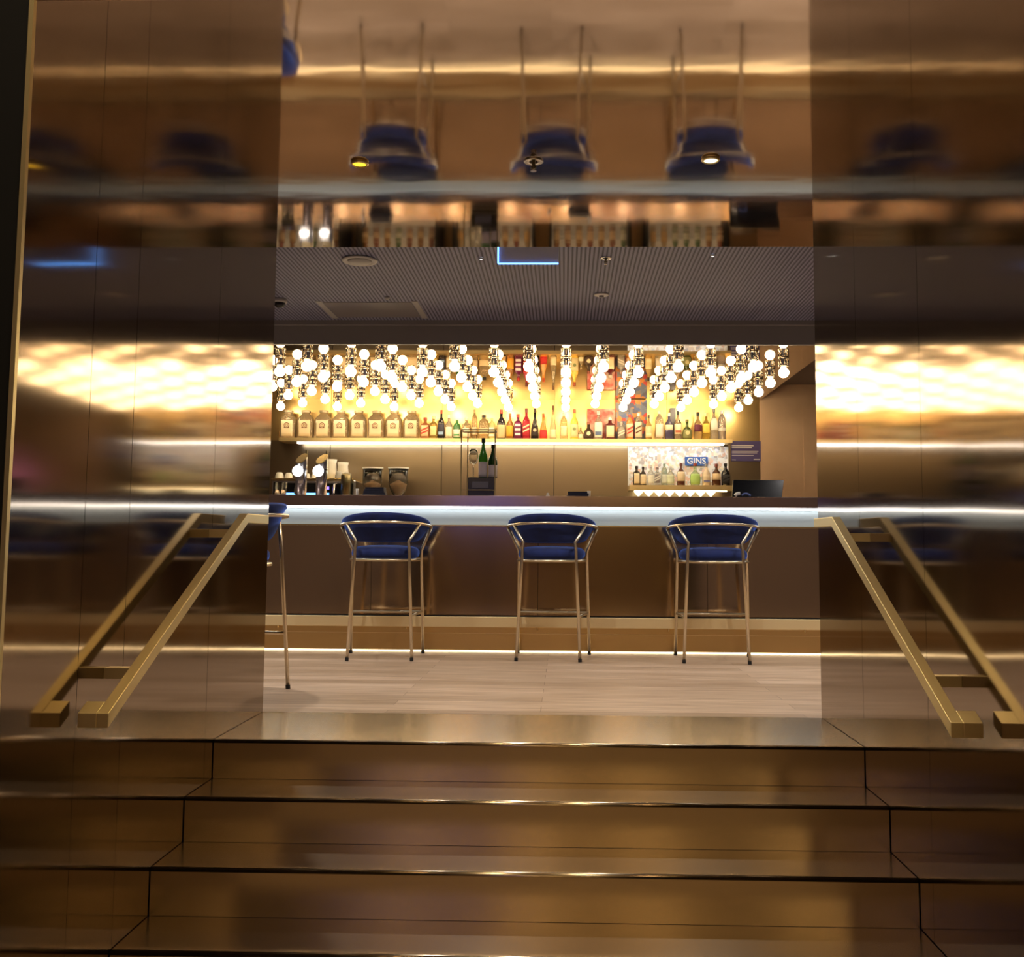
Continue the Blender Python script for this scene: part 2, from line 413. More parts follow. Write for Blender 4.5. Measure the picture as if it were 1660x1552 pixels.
# ---------------------------------------------------------------- bar counter
ZT = 1.1025
bar = thing('bar_counter', 'long bronze bar counter with lit edge and brass foot ledge behind the stools', 'bar counter', (0, 7.0, 0))
def bp(name, m, x0, x1, y0, y1, z0, z1, bevel=0):
    o = bx(name, m, x0, x1, y0, y1, z0, z1, bar, bevel); o.location = (0, -7.0, 0); return o
XA, XB = -3.4, 3.0
bp('worktop', M['top_metal'], XA, XB, 6.93, 7.30, 1.026, ZT-.0005, .001)
bp('light_strip', M['led_white'], XA, XB, 6.972, 6.99, 1.0115, 1.0255)
bp('light_band', M['band'], XA, XB, 7.04, 7.07, .898, 1.018)
bp('light_strip', M['led_cool'], XA, XB, 7.01, 7.03, 1.014, 1.022)
bp('edge_profile', M['brass'], XA, XB, 7.03, 7.072, .889, .897)
b = B_()
for x0, x1 in ((XA, -2.42), (-2.42, -1.27), (-1.27, -.08), (-.08, 1.12), (1.12, 2.3), (2.3, XB)):
    box(b, x0+.0015, x1-.0015, 7.06, 7.11, .262, .888)
o = obj('front_panel', b, M['bar_metal'], bar); o.location = (0, -7, 0)
bp('foot_ledge', M['ledge'], XA, XB, 7.045, 7.09, .176, .250, .003)
bp('ledge_groove', M['black'], XA, XB, 7.05, 7.059, .251, .258)
for px in (450, 658, 871, 1084, 1305):
    b = B_(); p = at(px, 1016, 7.05); lathe(b, [(0, 0), (.008, 0), (.008, .017), (0, .017)], 10, p.x, 7.055, .158)
    o = obj('stud', b, M['brass'], bar); o.location = (0, -7, 0)
bp('plinth_line', M['ledge'], XA, XB, 7.087, 7.0905, .127, .131)
bp('plinth', M['plinth'], XA, XB, 7.091, 7.12, .012, .262)
bp('light_strip', M['led_warm'], XA, XB, 7.085, 7.10, .001, .009)
bp('work_counter', M['steel'], XA, XB, 7.301, 7.75, .86, .90)
bp('carcass', M['black'], XA, XB, 7.121, 7.70, 0, .86)

# ---------------------------------------------------------------- bar stools
def make_stool():
    t = thing('bar_stool', '', 'bar stool', (0, 0, 0), 0, 'blue velvet bar stools along the bar')
    br = M['thin_brass']
    def ring_pt(a, off=0, z=None):  # a: degrees from the back, horseshoe
        r = math.radians(a); x = (.288+off)*math.sin(r); y = .03-(.285+off)*math.cos(r)
        zz = .905-.030*(abs(a)/95)**2 if z is None else z
        return Vector((x, y, zz))
    # cushion
    b = B_(); prof = [(0, .662), (.12, .660), (.20, .662), (.222, .675), (.229, .695), (.226, .717), (.208, .735), (.17, .745), (.10, .750), (0, .752)]
    lathe(b, prof, 36, 0, .025, 0, 1, .90, 2.25); obj('seat', b, M['velvet'], t, smooth=True)
    b = B_(); tube(b, [(.232*math.cos(2*PI*i/40), .02+.215*math.sin(2*PI*i/40), .654) for i in range(40)], .009, 8, True); obj('seat_frame', b, br, t, smooth=True)
    # backrest pad
    b = B_(); rows = []; N = 40; K = 16
    for i in range(N+1):
        u = -1+2*i/N; a = u*97; e = max(0, (abs(u)-.90)/.10); th = .024*(1-.55*e*e)
        top = .968-.075*abs(u)**2.2-.02*e; bot = .772+.006*u*u+.02*e
        row = []
        for k in range(K):
            q = 2*PI*k/K; cz = .5*(top+bot)+.5*(top-bot)*math.copysign(abs(math.sin(q))**.6, math.sin(q))
            h = min(max((cz-bot)/(top-bot), 0), 1)
            rad = -.088+.078*h**.8+(.012 if h > .8 else 0)+th*math.copysign(abs(math.cos(q))**.8, math.cos(q))
            p = ring_pt(a, rad, cz); row.append(b.verts.new(p))
        rows.append(row)
    for A, Bq in zip(rows, rows[1:]):
        for k in range(K): b.faces.new((A[k], A[(k+1) % K], Bq[(k+1) % K], Bq[k]))
    b.faces.new(rows[0][::-1]); b.faces.new(rows[-1]); obj('backrest', b, M['velvet'], t, smooth=True)
    b = B_(); tube(b, [ring_pt(a, .018) for a in range(-98, 99, 7)], .0095, 8); obj('back_rail', b, br, t, smooth=True)
    for s in (-1, 1):
        for pts in (((.21, -.245, .0), (.178, -.198, .73), (.172, -.195, .775), ring_pt(52, .018)),
                    ((.25, .215, 0), (.236, .12, .69), (.238, .112, .72), ring_pt(93, .018))):
            pts = [Vector((s*p[0], p[1], p[2])) for p in pts]
            b = B_(); tube(b, pts, .0105, 10); lg = obj('leg', b, br, t, smooth=True)
            d = (pts[1]-pts[0]).normalized()
            b = B_(); tube(b, [pts[0]+Vector((0, 0, .001)), pts[0]+d*.022], .0125, 10); obj('foot_cap', b, M['black_rubber'], lg)
    def on(p, q, z): p, q = Vector(p), Vector(q); return p+(q-p)*(z/q.z)
    fz = .292
    R = on((.21, -.245, 0), (.178, -.198, .73), fz); Fq = on((.25, .215, 0), (.236, .12, .69), fz)
    b = B_(); tube(b, [R, Fq, (-Fq.x, Fq.y, fz), (-R.x, R.y, fz)], .0095, 8); obj('footrest', b, br, t, smooth=True)
    return t
st = make_stool()
spots = [(-1.11, 6.72, math.radians(4), 'blue velvet bar stool facing the bar, left of the middle stool, below the coffee grinders'),
         (.020, 6.78, math.radians(-4), 'blue velvet bar stool facing the bar in the middle, below the low black tray'),
         (1.115, 6.745, math.radians(-4.5), 'blue velvet bar stool facing the bar, rightmost, nearest the black till screen'),
         (-1.60, 5.04, math.radians(86), 'blue velvet bar stool seen side-on, mostly hidden behind the left portal wall')]
for i, (x, y, a, lab) in enumerate(spots):
    if i == 0: st.location = (x, y, 0); st.rotation_euler = (0, 0, a); st['label'] = lab
    else: dup(st, (x, y, 0), a, lab)

# ---------------------------------------------------------------- pendant globes on the mirrored ceiling
def make_pendant():
    t = thing('globe_lamp', '', 'lamp', (0, 0, ZM), 0, 'glowing globe lamps in rows on the mirrored ceiling')
    b = B_()
    for k in range(8):
        a = 2*PI*k/8; tube(b, [(.038*math.cos(a), .038*math.sin(a), -.002), (.038*math.cos(a), .038*math.sin(a), -.068)], .0045, 5)
    for z in (-.004, -.066): tube(b, [(.038*math.cos(2*PI*i/16), .038*math.sin(2*PI*i/16), z) for i in range(16)], .005, 5, True)
    obj('cage', b, M['socket'], t, smooth=True)
    b = B_(); lathe(b, [(0, -.001), (.018, -.001), (.018, -.072), (0, -.072)], 12); obj('socket', b, M['socket_dark'], t)
    b = B_(); lathe(b, [(0, -.068), (.014, -.070), (.018, -.080), (.030, -.092), (.039, -.106), (.0405, -.119), (.037, -.136), (.026, -.150), (.012, -.156), (0, -.158)], 12)
    obj('bulb', b, M['bulb'], t, smooth=True)
    return t
pen = make_pendant()
ORD = ['', 'first', 'second', 'third', 'fourth', 'fifth', 'sixth', 'seventh', 'eighth', 'ninth', 'tenth', 'eleventh']
first = True
for row in range(10):
    stag = row % 2; y = 7.40+.50*(row//2) if not stag else 7.65+.497*(row//2)
    xs = [.115+(k+(.5 if not stag else 0))*.565 for k in range(-7, 4)]
    xs = [x for x in xs if x > .104-485/1600*y-.15 and x < 1.9]
    xs.sort(reverse=True)
    rown = 'front row' if row == 0 else ('last row' if row == 9 else ORD[row+1]+' row from front')
    for j, x in enumerate(xs):
        pos = ('rightmost in its row' if j == 0 else ORD[j+1]+' from the right')
        lab = 'glowing ceiling globe lamp, %s, %s' % (pos, rown)
        if first: pen.location = (x, y, ZM); pen['label'] = lab; first = False
        else: dup(pen, (x, y, ZM), None, lab)

# ---------------------------------------------------------------- shelves on the back wall
ZS = 1.800
sh = thing('wall_shelf', 'long brass shelf lit from below, carrying the upper row of bottles', 'shelf', (0, 9.8, ZS-.04))
def sp(name, m, x0, x1, y0, y1, z0, z1):
    o = bx(name, m, x0, x1, y0, y1, z0, z1, sh); o.location = (0, -9.8, -(ZS-.04)); return o
sp('board', M['shelf'], -2.735, 1.755, 9.69, YB-.001, ZS-.034, ZS)
sp('light_strip', M['led_white'], -2.58, 1.69, 9.80, 9.84, ZS-.046, ZS-.0345)
ZL = 1.346
sl = thing('wall_shelf', 'short brass shelf of gin bottles under the right end of the long shelf', 'shelf', (1.25, 9.8, ZL-.05))
def slp(name, m, x0, x1, y0, y1, z0, z1, par=None):
    o = bx(name, m, x0, x1, y0, y1, z0, z1, par or sl); o.location = (-1.25, -9.8, -(ZL-.05)); return o
slp('board', M['shelf'], .745, 1.762, 9.69, YB-.001, ZL-.05, ZL)
slp('light_strip', M['led_warm'], .80, 1.70, 9.71, 9.73, ZL-.062, ZL-.051)
# collage back board of the gin shelf
M['collage'] = mat('postcard_collage', (.8, .8, .8), 0, .4)
def collage(m, sc, cols):
    N, L, p = nodes(m)
    tc = N.new('ShaderNodeTexCoord'); v = N.new('ShaderNodeTexVoronoi'); v.distance = 'CHEBYCHEV'; v.inputs['Scale'].default_value = sc
    L.new(tc.outputs['Object'], v.inputs[0])
    sx = N.new('ShaderNodeSeparateColor'); L.new(v.outputs['Color'], sx.inputs[0])
    r = N.new('ShaderNodeValToRGB'); r.color_ramp.interpolation = 'CONSTANT'
    while len(r.color_ramp.elements) < len(cols): r.color_ramp.elements.new(.5)
    for i, c in enumerate(cols): r.color_ramp.elements[i].position = i/len(cols); r.color_ramp.elements[i].color = (*c, 1)
    L.new(sx.outputs[0], r.inputs[0]); L.new(r.outputs[0], p.inputs['Base Color'])
collage(M['collage'], 34, [(.95, .95, .95), (.75, .62, .52), (.9, .9, .97), (.85, .60, .5), (.72, .75, .78), (.95, .88, .72), (.5, .46, .46), (.95, .97, .98)])
cb = thing('back_board', 'pale board with a collage of small pictures behind the gin bottles', 'board', (1.25, 9.93, ZL))
o = bx('panel', M['collage'], -.495, .49, 0, .012, .001, .405, cb)
bx('frame', M['white'], .49, .50, -.02, .012, .001, .405, cb); bx('frame', M['white'], -.505, -.495, -.02, .012, .001, .405, cb)
def text_obj(txt, size, m, name, parent, loc, ext=.001):
    cu = bpy.data.curves.new(name, 'FONT'); cu.body = txt; cu.size = size; cu.extrude = ext; cu.align_x = 'CENTER'; cu.align_y = 'CENTER'
    cu.offset = size*.015
    tmp = bpy.data.objects.new(name+'_t', cu); C.objects.link(tmp)
    dg = bpy.context.evaluated_depsgraph_get(); me = bpy.data.meshes.new_from_object(tmp.evaluated_get(dg))
    bpy.data.objects.remove(tmp); me.materials.clear(); me.materials.append(m)
    o = bpy.data.objects.new(name, me); C.objects.link(o); o.parent = parent; o.location = loc; o.rotation_euler = (PI/2, 0, 0)
    return o
M['gin_blue'] = mat('blue_enamel', (.03, .12, .45), 0, .4)
gp = at(1129, 748, 9.91)
gs = thing('gin_sign', 'small blue sign with white capital letters above the gin bottles', 'sign', (gp.x, 9.915, gp.z))
bx('panel', M['gin_blue'], -.115, .115, 0, .006, -.045, .045, gs)
text_obj('GINS', .085, M['white'], 'lettering', gs, (0, -.002, 0))
# bright cones under the gin shelf, their shine set as glow in the bowls
t0 = None
for i in range(8):
    p = at(1036+i*16.9, 800, 9.72)
    lab = 'small self-glowing cone under the gin shelf, %s from the left' % (ORD[i+1] if i else 'first')
    if t0 is None:
        t0 = thing('glowing_cone', lab, 'glass', (p.x, 9.745, ZL-.0505), 0, 'self-glowing cones hanging under the gin shelf')
        b = B_(); lathe(b, [(.0, 0), (.044, 0), (.046, -.012), (.010, -.052), (0, -.055)], 20); obj('bowl', b, mat('cone_glow', (1, .98, .85), 0, .2, emit=(1, .93, .62), es=2.2), t0, smooth=False)
        b = B_(); lathe(b, [(0, -.055), (.004, -.055), (.004, -.075), (0, -.075)], 8); obj('stem', b, M['glass'], t0)
        t0.location.y = 9.80
    else: dup(t0, (p.x, 9.80, ZL-.0505), None, lab)

# ---------------------------------------------------------------- bottles
mats_cache = {}
def cm(kind, col):
    k = (kind, col)
    if k in mats_cache: return mats_cache[k]
    if kind == 'glass': m_ = mat('bottle_glass', col, 0, .08, coat=.3)
    elif kind == 'clear': m_ = mat('clear_bottle', col, 0, .05, trans=.75)
    elif kind == 'label': m_ = mat('paper_label', col, 0, .6)
    else: m_ = mat('bottle_cap', col, .3, .4)
    mats_cache[k] = m_; return m_
def bottle(x, y, z, h, r, col, lab, label_col=None, cap=(.02, .02, .02), clear=False, shape='std', lz=(.12, .5), motif=None, group=None, sy=.9):
    """shape: std, round, square, tall, jar, cone"""
    t = thing('bottle', lab, 'bottle', (x, y, z), 0, group)
    S_ = {'std': [(0, 0), (.95, 0), (1, .02), (1, .52), (.93, .60), (.55, .70), (.32, .76), (.30, .92)],
          'round': [(0, 0), (.75, 0), (.92, .08), (1, .22), (1, .38), (.85, .52), (.45, .62), (.30, .68), (.28, .92)],
          'square': [(0, 0), (.97, 0), (1, .02), (1, .60), (.90, .68), (.40, .74), (.34, .78), (.34, .92)],
          'tall': [(0, 0), (.95, 0), (1, .02), (1, .66), (.85, .76), (.45, .84), (.34, .87), (.33, .94)],
          'jar': [(0, 0), (.97, 0), (1, .03), (1, .66), (.88, .74), (.50, .85), (.46, .88), (.46, .97)],
          'wine': [(0, 0), (.95, 0), (1, .02), (1, .48), (.88, .58), (.50, .72), (.36, .80), (.34, .93)],
          'cone': [(0, 0), (.95, 0), (1, .03), (.90, .34), (.55, .58), (.32, .70), (.28, .92)]}[shape]
    n = 4.5 if shape in ('square', 'jar') else 2
    seg = 24
    prof = [(a*r, b_*h) for a, b_ in S_]; nr = prof[-1][0]
    b = B_(); lathe(b, prof+[(0, prof[-1][1])], seg, 0, 0, 0, 1, sy, n)
    obj('body', b, cm('clear' if clear else 'glass', col), t, smooth=True)
    b = B_(); zc = prof[-1][1]-.015*h/.3
    lathe(b, [(nr*1.0, zc), (nr*1.22, zc), (nr*1.22, h-.003), (nr*1.1, h), (0, h)], 14); obj('cap', b, cm('cap', cap), t, smooth=False)
    if label_col:
        z0, z1 = lz[0]*h, lz[1]*h
        def rad(zq):
            for (r0, a0), (r1, a1) in zip(prof, prof[1:]):
                if a0 <= zq <= a1 and a1 > a0: return r0+(r1-r0)*(zq-a0)/(a1-a0)
            return r
        b = B_(); rows = []
        for q in range(5):
            zq = z0+(z1-z0)*q/4; rr = rad(zq)+.0012; row = []
            for i in range(13):
                a = -PI/2+(-1.15+2.3*i/12)*(1 if n == 2 else .55); c, s = math.cos(a), math.sin(a); k = (abs(c)**n+abs(s)**n)**(-1/n)
                row.append(b.verts.new((rr*k*c, rr*k*s*sy-.0006, zq)))
            rows.append(row)
        for A, Bq in zip(rows, rows[1:]):
            for i in range(12): b.faces.new((A[i], A[i+1], Bq[i+1], Bq[i]))
        L_ = obj('label', b, cm('label', label_col), t, smooth=True)
        sol = L_.modifiers.new('t', 'SOLIDIFY'); sol.thickness = .0008; sol.offset = 0
        if motif:
            kind, mc = motif; yf = -(rad((z0+z1)/2)*sy+.003)
            b = B_()
            if kind == 'disc':
                zc = z0+(z1-z0)*.62; rr = min(r*.42, (z1-z0)*.3)
                lathe(b, [(0, 0), (rr, 0), (rr, .001), (0, .001)], 20)
                bmesh.ops.rotate(b, verts=b.verts, cent=(0, 0, 0), matrix=Matrix.Rotation(PI/2, 3, 'X')); bmesh.ops.translate(b, verts=b.verts, vec=(0, yf, zc))
            elif kind == 'crest':
                zc = z0+(z1-z0)*.68; rr = r*.30
                tube(b, [(rr*math.cos(2*PI*i/18), yf, zc+rr*math.sin(2*PI*i/18)) for i in range(18)], .0042, 5, True)
                tube(b, [(rr*.45*math.cos(2*PI*i/10), yf, zc+rr*.45*math.sin(2*PI*i/10)) for i in range(10)], .0026, 5, True)
                box(b, -rr*1.15, rr*1.15, yf-.001, yf+.001, zc-rr*1.15, zc-rr*.8)
            elif kind == 'band':
                box(b, -r*.75, r*.75, yf-.001, yf+.002, z0+(z1-z0)*.15, z0+(z1-z0)*.38)
            elif kind == 'bands':
                for q in (.1, .42, .74): box(b, -r*.7, r*.7, yf-.001, yf+.002, z0+(z1-z0)*q, z0+(z1-z0)*(q+.16))
            elif kind == 'slash':
                for q in (0, .28):
                    zq = z0+(z1-z0)*(.35+q); pr = [(-r*.8, zq-.02), (r*.8, zq+.012), (r*.8, zq+.028), (-r*.8, zq-.004)]; prism(b, pr, 'y', yf-.002, yf+.002)
            obj('emblem', b, cm('label', mc), L_)
    return t
CR = (.80, .66, .44)
# the eight big square flagons
ordj = ['leftmost, at the shelf end', 'second from the left', 'third from the left', 'fourth from the left', 'fifth from the left', 'sixth from the left', 'seventh from the left', 'eighth, beside the red-labelled bottle']
for i, px in enumerate((467, 495.5, 524, 552, 581, 609.5, 638.5, 667)):
    p = at(px, 711, 9.83)
    bottle(p.x, 9.83, ZS, .292, .083, (.70, .56, .36), 'big square flagon with cream crest label, %s' % ordj[i], CR, (.45, .36, .24), True, 'jar', (.08, .64), ('crest', (.22, .10, .05)), 'big square flagons on the long shelf', sy=.8)
UP = [  # px, top px, width px, colour, label, label colour, cap, clear, shape, lz, motif
 (689, 676, 15, (.30, .10, .04), 'amber bottle with red figure on cream label, right of the flagons', (.85, .62, .38), (.3, .05, .03), 0, 'square', (.12, .62), ('slash', (.65, .06, .03))),
 (702.5, 674, 13, (.85, .62, .18), 'yellow bottle with pale gold label beside the black bottle', (.9, .74, .35), (.75, .6, .3), 1, 'square', (.15, .55), None),
 (715, 664, 11, (.012, .010, .014), 'black bottle with pale blue band and long spout', (.05, .05, .08), (.45, .04, .02), 0, 'std', (.1, .5), ('band', (.30, .45, .7))),
 (727.5, 672, 12, (.75, .68, .55), 'clear slim bottle with cream label between black and green bottles', (.86, .78, .6), (.8, .7, .5), 1, 'std', (.1, .5), None),
 (740.5, 680, 12, (.03, .16, .04), 'green bottle with white label behind the brass display frame', (.85, .85, .78), (.03, .12, .03), 0, 'tall', (.12, .5), ('band', (.1, .35, .12))),
 (756, 676, 15, (.80, .66, .42), 'squat clear bottle with pinkish label inside the frame outline', (.88, .72, .55), (.7, .6, .4), 1, 'square', (.1, .5), None),
 (769, 663, 9, (.55, .42, .25), 'thin clear bottle with tall stopper above the wine bottles', (.75, .6, .4), (.45, .3, .15), 1, 'tall', (.15, .4), None),
 (784, 672, 17, (.78, .62, .36), 'wide clear bottle with black dome cap', (.82, .66, .4), (.02, .02, .02), 1, 'tall', (.2, .45), None),
 (797, 677, 11, (.55, .52, .20), 'olive glass bottle with three white bands', (.62, .55, .28), (.5, .45, .2), 0, 'tall', (.1, .6), ('bands', (.85, .85, .8))),
 (812.5, 663, 14, (.015, .012, .02), 'black-shouldered bottle with tan label and red cap', (.72, .52, .30), (.7, .05, .03), 0, 'std', (.05, .48), None),
 (826.5, 669, 12, (.30, .12, .03), 'brown bottle with bright orange label', (.9, .42, .05), (.25, .12, .05), 0, 'std', (.12, .52), None),
 (839.5, 670, 13, (.12, .01, .05), 'dark purple bottle with three white bands', (.18, .02, .10), (.5, .04, .03), 0, 'square', (.1, .66), ('bands', (.85, .75, .8))),
 (853, 661, 13, (.36, .02, .04), 'crimson bottle with slanted pale stripe', (.5, .03, .05), (.15, .03, .03), 0, 'std', (.12, .58), ('slash', (.9, .75, .55))),
 (867, 661, 13, (.012, .010, .010), 'black teardrop bottle with round beige emblem and thin neck', (.03, .02, .02), (.04, .02, .01), 0, 'cone', (.1, .42), ('disc', (.78, .58, .42))),
 (880.5, 669, 13, (.75, .32, .06), 'amber waisted bottle with red label', (.62, .03, .03), (.7, .12, .04), 0, 'cone', (.05, .36), None),
 (896.5, 656, 11, (.82, .70, .45), 'tall clear bottle with thin pourer and boxy cream label', (.85, .74, .5), (.16, .08, .03), 1, 'cone', (.05, .30), None),
 (914, 668, 11, (.88, .72, .36), 'pale yellow bottle just left of the middle lamp column', (.88, .80, .5), (.8, .7, .35), 1, 'tall', (.12, .5), None),
 (931, 662, 13, (.80, .52, .08), 'golden bottle with speckled label and red-brown neck', (.78, .66, .38), (.32, .06, .02), 0, 'std', (.08, .5), ('disc', (.25, .28, .12))),
 (941.5, 689, 9, (.80, .70, .45), 'small round clear bottle beside the golden bottle', (.85, .78, .55), (.7, .55, .3), 1, 'round', (.1, .4), None),
 (954, 683, 16, (.05, .03, .02), 'short round dark bottle with cream disc label', (.07, .04, .03), (.35, .12, .08), 0, 'round', (.05, .52), ('disc', (.88, .78, .55))),
 (970, 665, 14, (.72, .70, .62), 'clear bottle with white label and blue base before the pink poster', (.88, .86, .78), (.6, .6, .6), 1, 'std', (.08, .6), ('band', (.12, .18, .35))),
 (989, 675, 17, (.10, .015, .02), 'broad dark red square bottle with cream label', (.88, .76, .5), (.75, .7, .6), 0, 'square', (.1, .62), None),
 (1007, 682, 13, (.22, .20, .18), 'grey square bottle with pale arched label', (.34, .31, .27), (.5, .35, .3), 0, 'square', (.1, .6), ('slash', (.75, .7, .6))),
 (1021, 670, 12, (.55, .22, .06), 'amber bottle with red slanted band below the collage poster', (.85, .62, .45), (.6, .06, .05), 0, 'tall', (.1, .62), ('slash', (.65, .04, .03))),
 (1035, 668, 12, (.75, .66, .52), 'clear bottle with dark slanted stripes', (.82, .7, .55), (.8, .75, .7), 1, 'tall', (.1, .66), ('slash', (.16, .08, .05))),
 (1051.5, 671, 11, (.42, .26, .08), 'olive-amber bottle with dark framed cream label', (.85, .7, .42), (.1, .08, .05), 0, 'std', (.1, .55), ('band', (.9, .8, .55))),
 (1069, 664, 13, (.75, .68, .56), 'tall clear cylinder bottle with frosted lower half', (.78, .72, .66), (.7, .66, .55), 1, 'tall', (.1, .55), None),
 (1084.5, 667, 13, (.08, .07, .14), 'dark navy bottle with white square label outlined in black', (.85, .78, .6), (.75, .65, .5), 0, 'std', (.36, .55), None),
 (1099, 664, 12, (.72, .58, .42), 'pale bottle with black stopper and reddish foot', (.8, .68, .5), (.02, .02, .02), 1, 'std', (.2, .55), ('band', (.45, .12, .06))),
 (1114, 678, 16, (.05, .07, .02), 'dark green round-shouldered bottle with crest label', (.22, .23, .10), (.12, .10, .03), 0, 'round', (.08, .50), ('disc', (.6, .55, .3))),
 (1131.5, 666, 13, (.80, .62, .32), 'golden bottle with maroon band label and black cap', (.12, .02, .05), (.02, .02, .02), 1, 'std', (.30, .55), None),
 (1145, 667, 12, (.80, .58, .12), 'yellow bottle with bright lemon label near the shelf end', (.9, .66, .12), (.75, .65, .35), 1, 'std', (.25, .6), None),
 (1157.5, 659, 12, (.70, .66, .58), 'tall clear bottle with white label and grey cap, second from the shelf end', (.85, .82, .75), (.2, .2, .2), 1, 'std', (.3, .68), None),
 (1170.5, 663, 13, (.62, .58, .60), 'clear bottle with lilac neck, last on the right shelf end', (.72, .68, .62), (.5, .4, .5), 1, 'tall', (.3, .4), None),
]
for (px, ty, w, col, lab, lc, cap, cl, shp, lz, mo) in UP:
    p = at(px, 711, 9.80); q = at(px, ty, 9.80)
    bottle(p.x, 9.80, ZS, q.z-p.z+.004, w*9.8/1600/2, col, lab, lc, cap, bool(cl), shp, lz, mo, 'spirit bottles on the long shelf')
LO = [
 (1032, 756, 12, (.03, .02, .015), 'dark square bottle with cream diamond label, first on the gin shelf', (.85, .72, .5), (.03, .02, .02), 0, 'square', (.1, .62), None),
 (1042.5, 757, 11, (.03, .02, .015), 'dark bottle with cream label, second on the gin shelf', (.85, .72, .52), (.03, .02, .02), 0, 'std', (.08, .58), None),
 (1055, 754, 11, (.85, .86, .84), 'clear bottle with plain whitish label on the gin shelf', (.9, .9, .85), (.8, .8, .8), 1, 'std', (.1, .5), None),
 (1065.5, 758, 12, (.8, .82, .82), 'clear square bottle with dark picture label on the gin shelf', (.25, .22, .24), (.25, .2, .22), 1, 'square', (.15, .6), ('slash', (.75, .75, .75))),
 (1077, 752, 10, (.55, .66, .58), 'slim pale green bottle on the gin shelf', (.72, .78, .74), (.25, .35, .3), 1, 'tall', (.1, .5), None),
 (1087, 756, 12, (.82, .86, .78), 'clear bottle with leafy label left of the brown bottle', (.7, .78, .62), (.8, .8, .8), 1, 'std', (.1, .55), None),
 (1104, 751, 13, (.10, .03, .02), 'dark brown bottle with tall cream label in the middle of the gin shelf', (.86, .72, .54), (.15, .05, .04), 0, 'std', (.2, .62), None),
 (1127, 751, 17, (.70, .84, .50), 'wide clear bottle with bright green leaves, under the blue sign', (.45, .70, .22), (.3, .06, .04), 1, 'round', (.06, .52), None),
 (1145, 752, 13, (.78, .64, .46), 'frosted beige bottle with small blue label on the gin shelf', (.78, .66, .5), (.35, .35, .35), 0, 'std', (.1, .5), ('band', (.15, .16, .35))),
 (1161.5, 752, 14, (.09, .035, .015), 'dark brown bottle with square beige label beside the black one', (.8, .62, .4), (.25, .06, .04), 0, 'std', (.28, .56), None),
 (1176.5, 751, 14, (.01, .011, .013), 'black bottle with silver shoulder tag, last on the gin shelf', (.02, .02, .025), (.01, .01, .01), 0, 'std', (.1, .5), ('slash', (.03, .03, .035))),
]
for (px, ty, w, col, lab, lc, cap, cl, shp, lz, mo) in LO:
    p = at(px, 787, 9.78); q = at(px, ty, 9.78)
    bottle(p.x, 9.78, ZL, q.z-p.z+.004, w*9.8/1600/2, col, lab, lc, cap, bool(cl), shp, lz, mo, 'bottles on the lower gin shelf')

# posters standing behind the bottles
M['poster_pink'] = mat('pink_poster', (.8, .4, .35), 0, .5)
add_noise(M['poster_pink'], 14, 2, (1, 1, 1), ramp=((.75, .10, .09), (.90, .70, .58)))
M['poster_mix'] = mat('collage_poster', (.3, .3, .4), 0, .5)
collage(M['poster_mix'], 22, [(.16, .16, .24), (.75, .10, .08), (.14, .20, .42), (.28, .28, .30), (.85, .35, .10), (.20, .24, .36)])
a, q = at(952, 663, 9.9), at(997, 711, 9.9)
tag(bx('poster', M['poster_pink'], a.x, q.x, 9.893, 9.9, ZS, a.z), 'pink and red picture panel standing behind the dark square bottle', 'poster')
a, q = at(998, 649, 9.9), at(1049, 711, 9.9)
pm = tag(bx('poster', M['poster_mix'], a.x, q.x, 9.893, 9.9, ZS, a.z), 'taller collage poster in red, blue and grey behind the bottles', 'poster')
a, q = at(1086, 662, 9.88), at(1095, 711, 9.88)
tag(bx('box', M['smoke'], a.x, q.x, 9.86, 9.90, ZS, a.z), 'tall grey box behind the navy bottle on the long shelf', 'box')
# purple notice
a, q = at(1185, 715, 9.93), at(1233.5, 748, 9.93)
sg = thing('wall_sign', 'purple notice with lines of small white text beside the gin shelf', 'sign', (a.x, 9.937, q.z))
w, h = q.x-a.x, a.z-q.z
bx('panel', M['sign_purple'], 0, w, -.004, .010, 0, h, sg)
b = B_()
for (fx0, fx1, fz, th) in ((.03, .76, .74, .06), (.03, .70, .64, .06), (.03, .92, .47, .03), (.03, .88, .39, .03), (.03, .76, .27, .03), (.03, .16, .05, .03), (.76, .97, .06, .05)):
    box(b, fx0*w, fx1*w, -.0055, -.0041, fz*h, (fz+th)*h)
obj('lettering', b, mat('white_text', (.62, .58, .62), 0, .6), sg)

